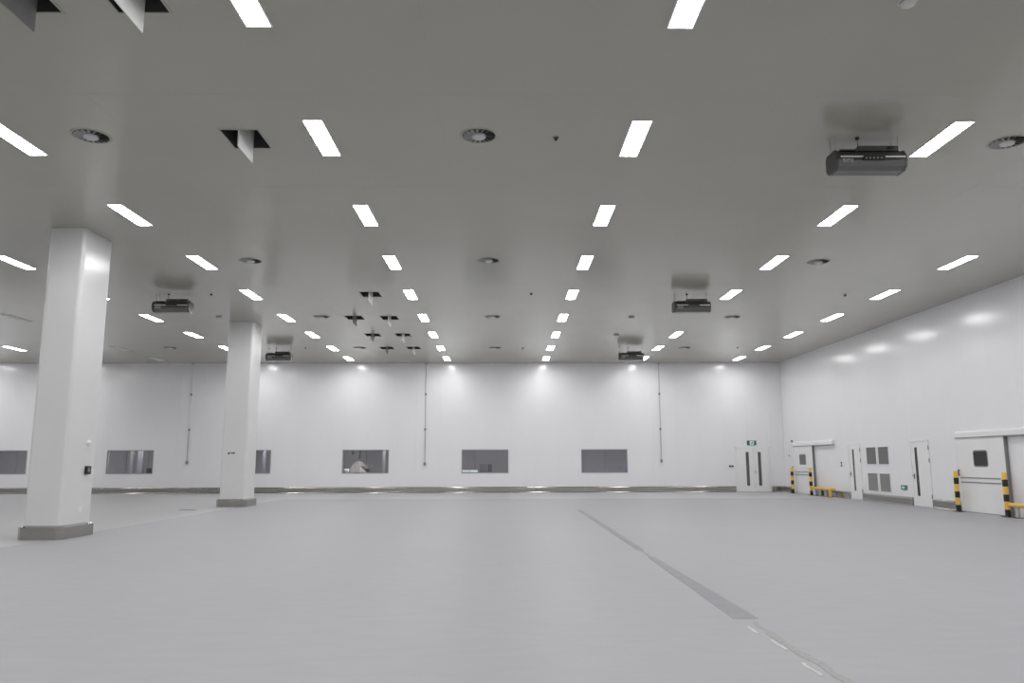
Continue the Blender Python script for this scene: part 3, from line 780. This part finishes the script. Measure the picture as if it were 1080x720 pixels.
# machine seen through the window between the rear column and the first conduit
cone = MB().lathe([(0.65, 0.75), (0.55, 1.0), (0.38, 1.3), (0.18, 1.5), (0.0005, 1.55)], 10, smooth=False)
box_thing('process_machine', 'pinkish grey stepped machine behind the window next to the rear column', 'machine',
          [('base_frame', (-0.7, 0.7, -0.35, 0.35, 0, 0.75), M_MACHD), ('hopper', cone, M_MACH), ('side_tray', (0.1, 0.72, -0.36, 0.3, 1.15, 1.3), M_MACH),
           ('leg', (-0.66, -0.58, -0.4, -0.35, 0, 1.3), M_MACHD), ('leg', (0.58, 0.66, -0.4, -0.35, 0, 1.3), M_MACHD)], (-7.6, 40.4, 0))
for x, l, lab in ((-7.9, 0.75, 'dark drop pipe hanging behind the machine window, the shorter one'), (-7.52, 0.95, 'dark drop pipe hanging behind the machine window, the longer one')):
    t = thing('drop_pipe', lab, 'pipe', (x, 40.2, 3.0), 'drop pipes in the corridor')
    obj('tube', MB().tube((0, 0, 0), (0, 0, -l - 0.3), 0.035, 10), M_BLACK, t)
    obj('nozzle', MB().tube((0, 0, -l - 0.3), (0, 0, -l - 0.36), 0.055, 10), M_BLACK, t)
t = thing('white_bucket', 'small pale bucket behind the window in front of the machine', 'bucket', (-8.02, 39.4, 0.0))
obj('stand', MB().lathe([(0.2, 0), (0.2, 0.95), (0.0005, 0.95)], 14), M_MACHD, t)
obj('pail', MB().lathe([(0.0005, 0.95), (0.09, 0.95), (0.12, 1.16), (0.0005, 1.16)], 14), M_PALE, t)
# posts along the corridor
for x, w, lab in ((-6.25, 0.16, 'pale post behind the window next to the machine'), (-19.3, 0.14, 'pale post behind the window between the columns, the thinner'), (-18.85, 0.26, 'pale wide post behind the window between the columns'),
                  (-12.45, 0.16, 'pale post behind the window half hidden by the rear column')):
    box_thing('corridor_post', lab, 'post', [('shaft', (-w / 2, w / 2, -0.1, 0.1, 0.02, 3.0), M_CORP), ('foot', (-w / 2 - 0.03, w / 2 + 0.03, -0.13, 0.13, 0, 0.02), M_DSTEEL)], (x, 40.2, 0), 'corridor posts')
box_thing('equipment_box', 'black box on a stand behind the window between the columns', 'box',
          [('case', (-0.17, 0.17, -0.15, 0.15, 0.9, 1.21), M_BLACK), ('stand', (-0.12, 0.12, -0.12, 0.12, 0, 0.9), M_MACHD)], (-18.3, 40.2, 0))
# bench with white trays and a dark cabinet behind the middle window
box_thing('bench', 'bench behind the middle window', 'bench',
          [('bench_top', (-0.95, 0.95, -0.3, 0.3, 0.93, 0.97), M_MACHD), ('leg', (-0.92, -0.86, -0.27, 0.27, 0, 0.93), M_MACHD), ('leg', (0.86, 0.92, -0.27, 0.27, 0, 0.93), M_MACHD)], (-1.45, 40.2, 0))
box_thing('cabinet', 'dark grey cabinet on the bench behind the middle window', 'cabinet',
          [('case', (-0.33, 0.33, -0.2, 0.2, 0.0, 0.42), M_MACHD), ('door', (-0.3, 0.1, -0.215, -0.2, 0.03, 0.39), M_MACHD), ('side_slat', (0.14, 0.18, -0.22, -0.2, 0.02, 0.40), M_BLACK), ('side_slat', (0.24, 0.28, -0.22, -0.2, 0.02, 0.40), M_BLACK)], (-0.97, 40.25, 0.97))
for x, lab in ((-2.03, 'white tray on the bench behind the middle window, at its end'), (-1.6, 'white tray on the bench beside the dark cabinet')):
    box_thing('tray', lab, 'tray', [('pan', (-0.19, 0.19, -0.15, 0.15, 0, 0.02), M_SIGNW), ('rim', MB().box(-0.2, 0.2, -0.16, -0.15, 0, 0.1).box(-0.2, 0.2, 0.15, 0.16, 0, 0.1).box(-0.2, -0.19, -0.15, 0.15, 0, 0.1).box(0.19, 0.2, -0.15, 0.15, 0, 0.1), M_SIGNW)], (x, 40.08, 0.97), 'white trays')
t = thing('conveyor', 'long grey conveyor rail behind the window nearest the double door', 'conveyor', (5.0, 40.4, 0))
for z in (1.06, 1.32): obj('rail', MB().box(-1.6, 1.6, -0.03, 0.03, z, z + 0.035), M_CORP, t)
for x in (-1.5, 1.5): obj('leg', MB().box(x - 0.03, x + 0.03, -0.03, 0.03, 0, 1.32), M_CORW, t)
t = thing('tripod_stand', 'blue-grey splayed stand behind the window nearest the double door', 'stand', (6.25, 39.9, 0))
for a, b in ((-0.14, -0.1), (0.14, -0.1), (0, 0.14)): obj('leg', MB().tube((a, b, 0.0), (0, 0, 1.37), 0.03, 8), M_BLUE, t)
obj('head', MB().tube((0, 0, 1.33), (0, 0, 1.42), 0.05, 10), M_BLUE, t)
